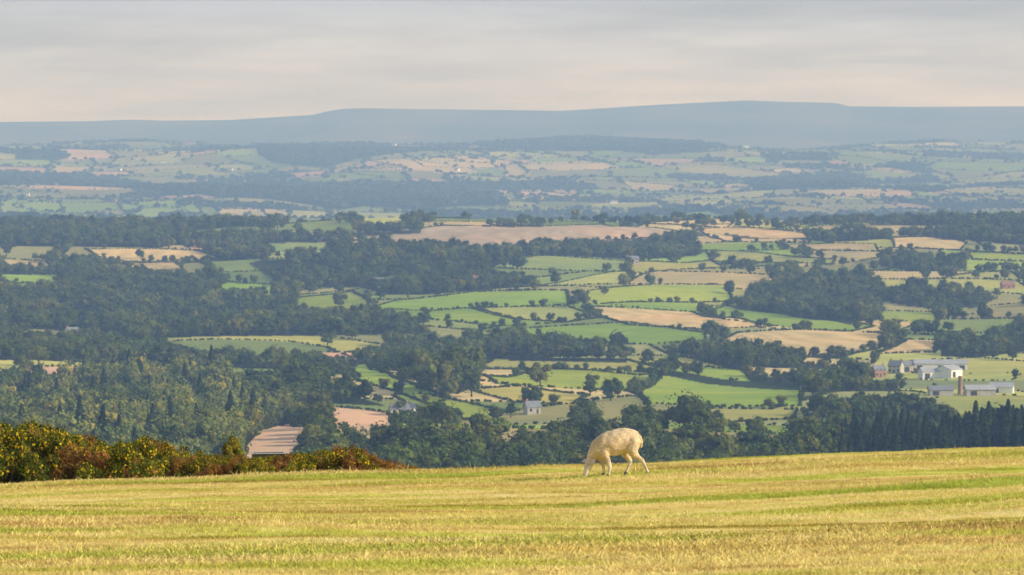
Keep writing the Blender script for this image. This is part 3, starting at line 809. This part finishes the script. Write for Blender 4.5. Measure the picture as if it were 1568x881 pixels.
wool = np.array((0.62, 0.47, 0.28)); face = np.array((0.68, 0.57, 0.43))
col = wool*(1-bare[:, None])+face*bare[:, None]
col *= (1+0.08*n3(co, 0.16, 3)+0.05*n3(co, 0.04, 4))[:, None]
muz = sstep((pyv-727.5)/2)*(pxv < 902); col = col*(1-muz[:, None]*0.5)
ca = me2.color_attributes.new('Col', 'FLOAT_COLOR', 'POINT'); c4 = np.ones((nv, 4), np.float32); c4[:, :3] = np.clip(col, 0, 1); ca.data.foreach_set('color', c4.ravel())
me2.polygons.foreach_set('use_smooth', np.ones(len(me2.polygons), bool)); me2.update()
m, n, out = nt('sheep_wool'); M_wool = m
b = N(n, 'ShaderNodeBsdfPrincipled'); b.inputs['Roughness'].default_value = 0.95
at = N(n, 'ShaderNodeAttribute', attribute_name='Col'); tc = N(n, 'ShaderNodeTexCoord'); x = noise(n, 60, 4, tc.outputs['Object'])
c = mulcol(n, at.outputs['Color'], ramp(n, x.outputs[0], [(0.3, (0.9, 0.87, 0.83)), (0.65, (1.04, 1.04, 1.04))]))
bp = N(n, 'ShaderNodeBump'); bp.inputs['Strength'].default_value = 0.4; bp.inputs['Distance'].default_value = 0.008
n.links.new(x.outputs[0], bp.inputs['Height']); n.links.new(bp.outputs[0], b.inputs['Normal'])
n.links.new(c, b.inputs['Base Color']); n.links.new(b.outputs[0], out.inputs[0])
sheep = bpy.data.objects.new('sheep', None); sc.collection.objects.link(sheep)
sheep.location = (sx, sy, float(Hf(sx, sy))+0.012); sheep.rotation_euler = (0, math.radians(-1.7), math.radians(6))
body = obj('body', me2, sheep, M_wool)
M_ear = simple_mat('sheep_ear_skin', (0.62, 0.45, 0.34), 0.8, 20, 0.1); M_hoof = simple_mat('hoof', (0.10, 0.08, 0.06), 0.5, 20, 0.2); M_eye = simple_mat('sheep_eye', (0.02, 0.015, 0.01), 0.1, 20, 0.2)
def ellip(name, c, r, dirv, nrm, mat):
    bm = bmesh.new(); bmesh.ops.create_uvsphere(bm, u_segments=16, v_segments=10, radius=1, matrix=Matrix.Diagonal((*r, 1)))
    for vv in bm.verts:
        if name.startswith('ear'):
            t = (vv.co.x/r[0]+1)/2; vv.co.y *= 0.35+1.2*math.sin(min(1, t*1.15)*math.pi*0.8); vv.co.z += 6*vv.co.y**2
    X = Vector(dirv).normalized(); Z = Vector(nrm); Z = (Z-X*Z.dot(X)).normalized(); Y = Z.cross(X)
    M = Matrix((X, Y, Z)).transposed().to_4x4(); M.translation = Vector(c); bm.transform(M)
    me = bpy.data.meshes.new(name); bm.to_mesh(me); bm.free()
    for p in me.polygons: p.use_smooth = True
    return obj(name, me, sheep, mat)
ellip('ear_1', q(906, 706.5, -0.088), (0.05, 0.021, 0.007), (0.35, -0.75, -0.5), (-0.6, -0.5, 0.4), M_ear)
ellip('ear_2', q(897.5, 706, 0.075), (0.05, 0.021, 0.007), (-0.9, 0.35, -0.2), (-0.5, -0.5, 0.5), M_ear)
ellip('eye_1', q(899.8, 711, -0.056), (0.010, 0.006, 0.008), (0.3, 0, -1), (0, -1, 0), M_eye)
ellip('eye_2', q(899.8, 711, 0.056), (0.010, 0.006, 0.008), (0.3, 0, -1), (0, 1, 0), M_eye)
ellip('nostril_1', q(893.4, 726.5, -0.02), (0.008, 0.004, 0.003), (0.3, 0, -1), (-1, -0.5, 0), M_eye)
ellip('nostril_2', q(893.4, 726.5, 0.02), (0.008, 0.004, 0.003), (0.3, 0, -1), (-1, 0.5, 0), M_eye)
for i, (hx, hy_, yy) in enumerate(((930.6, 727.5, yn), (925.3, 727, yf), (991, 725.5, yn), (960.5, 726, yf))):
    v, f = tube([q(hx-1.0, 732.0, yy), q(hx-0.4, hy_+1, yy), q(hx, hy_-1, yy)], [3.3*K, 3.0*K, 2.4*K], 10)
    obj('hoof_%d' % i, mesh_np('hoof', v, f, None, True), sheep, M_hoof)

# ---------------------------------------------------------------- haze
m, n, out = nt('haze_air')
vs = N(n, 'ShaderNodeVolumeScatter'); vs.inputs['Color'].default_value = (0.35, 0.57, 1.0, 1); vs.inputs['Density'].default_value = 1.15e-4; vs.inputs['Anisotropy'].default_value = 0.0
n.links.new(vs.outputs[0], out.inputs['Volume'])
hz = box('hazy_air', None, -16000, 16000, -300, 22500, -400, 220, m)

# ---------------------------------------------------------------- light, sky, camera
EL, AZ = math.radians(25), math.radians(104)
sd = Vector((math.sin(AZ)*math.cos(EL), math.cos(AZ)*math.cos(EL), math.sin(EL)))
L = bpy.data.lights.new('sun', 'SUN'); L.energy = 5.0; L.angle = math.radians(0.5); L.color = (1.0, 0.91, 0.74)
so = bpy.data.objects.new('sun', L); sc.collection.objects.link(so); so.rotation_euler = (-sd).to_track_quat('-Z', 'Y').to_euler(); so.location = (50, -50, 100)
w = bpy.data.worlds.new('World'); sc.world = w; w.use_nodes = True; n = w.node_tree; n.nodes.clear()
out = n.nodes.new('ShaderNodeOutputWorld'); bg = n.nodes.new('ShaderNodeBackground'); bg.inputs[1].default_value = 0.13
sk = n.nodes.new('ShaderNodeTexSky'); sk.sky_type = 'NISHITA'; sk.sun_disc = False; sk.sun_elevation = EL; sk.sun_rotation = AZ; sk.altitude = 300; sk.air_density = 1.2; sk.dust_density = 3.0
tc = n.nodes.new('ShaderNodeTexCoord'); mp = n.nodes.new('ShaderNodeMapping'); mp.inputs['Scale'].default_value = (9, 9, 80)
n.links.new(tc.outputs['Generated'], mp.inputs['Vector'])
x = noise(n, 1.6, 9, mp.outputs[0], 0.58)
fac = ramp(n, x.outputs[0], [(0.34, (0.58, 0.58, 0.58)), (0.62, (1, 1, 1))])
sep = n.nodes.new('ShaderNodeSeparateXYZ'); n.links.new(tc.outputs['Generated'], sep.inputs[0])
cl = ramp(n, sep.outputs[2], [(0.0, (7.9, 7.2, 6.9)), (0.010, (7.2, 6.7, 6.6)), (0.020, (5.7, 5.6, 5.9)), (0.031, (4.2, 4.5, 5.2)), (0.3, (3.2, 3.8, 4.8))])
mx = n.nodes.new('ShaderNodeMix'); mx.data_type = 'RGBA'
n.links.new(fac, mx.inputs[0]); n.links.new(sk.outputs[0], mx.inputs[6]); n.links.new(cl, mx.inputs[7])
n.links.new(mx.outputs[2], bg.inputs[0]); n.links.new(bg.outputs[0], out.inputs[0])
cam = bpy.data.cameras.new('camera'); co_ = bpy.data.objects.new('camera', cam); sc.collection.objects.link(co_)
cam.sensor_width = 36; cam.lens = 36*F/1568; cam.clip_start = 0.5; cam.clip_end = 80000
co_.rotation_euler = (math.pi/2-PITCH, 0, 0); sc.camera = co_
cam.dof.use_dof = True; cam.dof.focus_distance = 66; cam.dof.aperture_fstop = 10
sc.view_settings.view_transform = 'Standard'; sc.view_settings.look = 'None'; sc.view_settings.exposure = 0
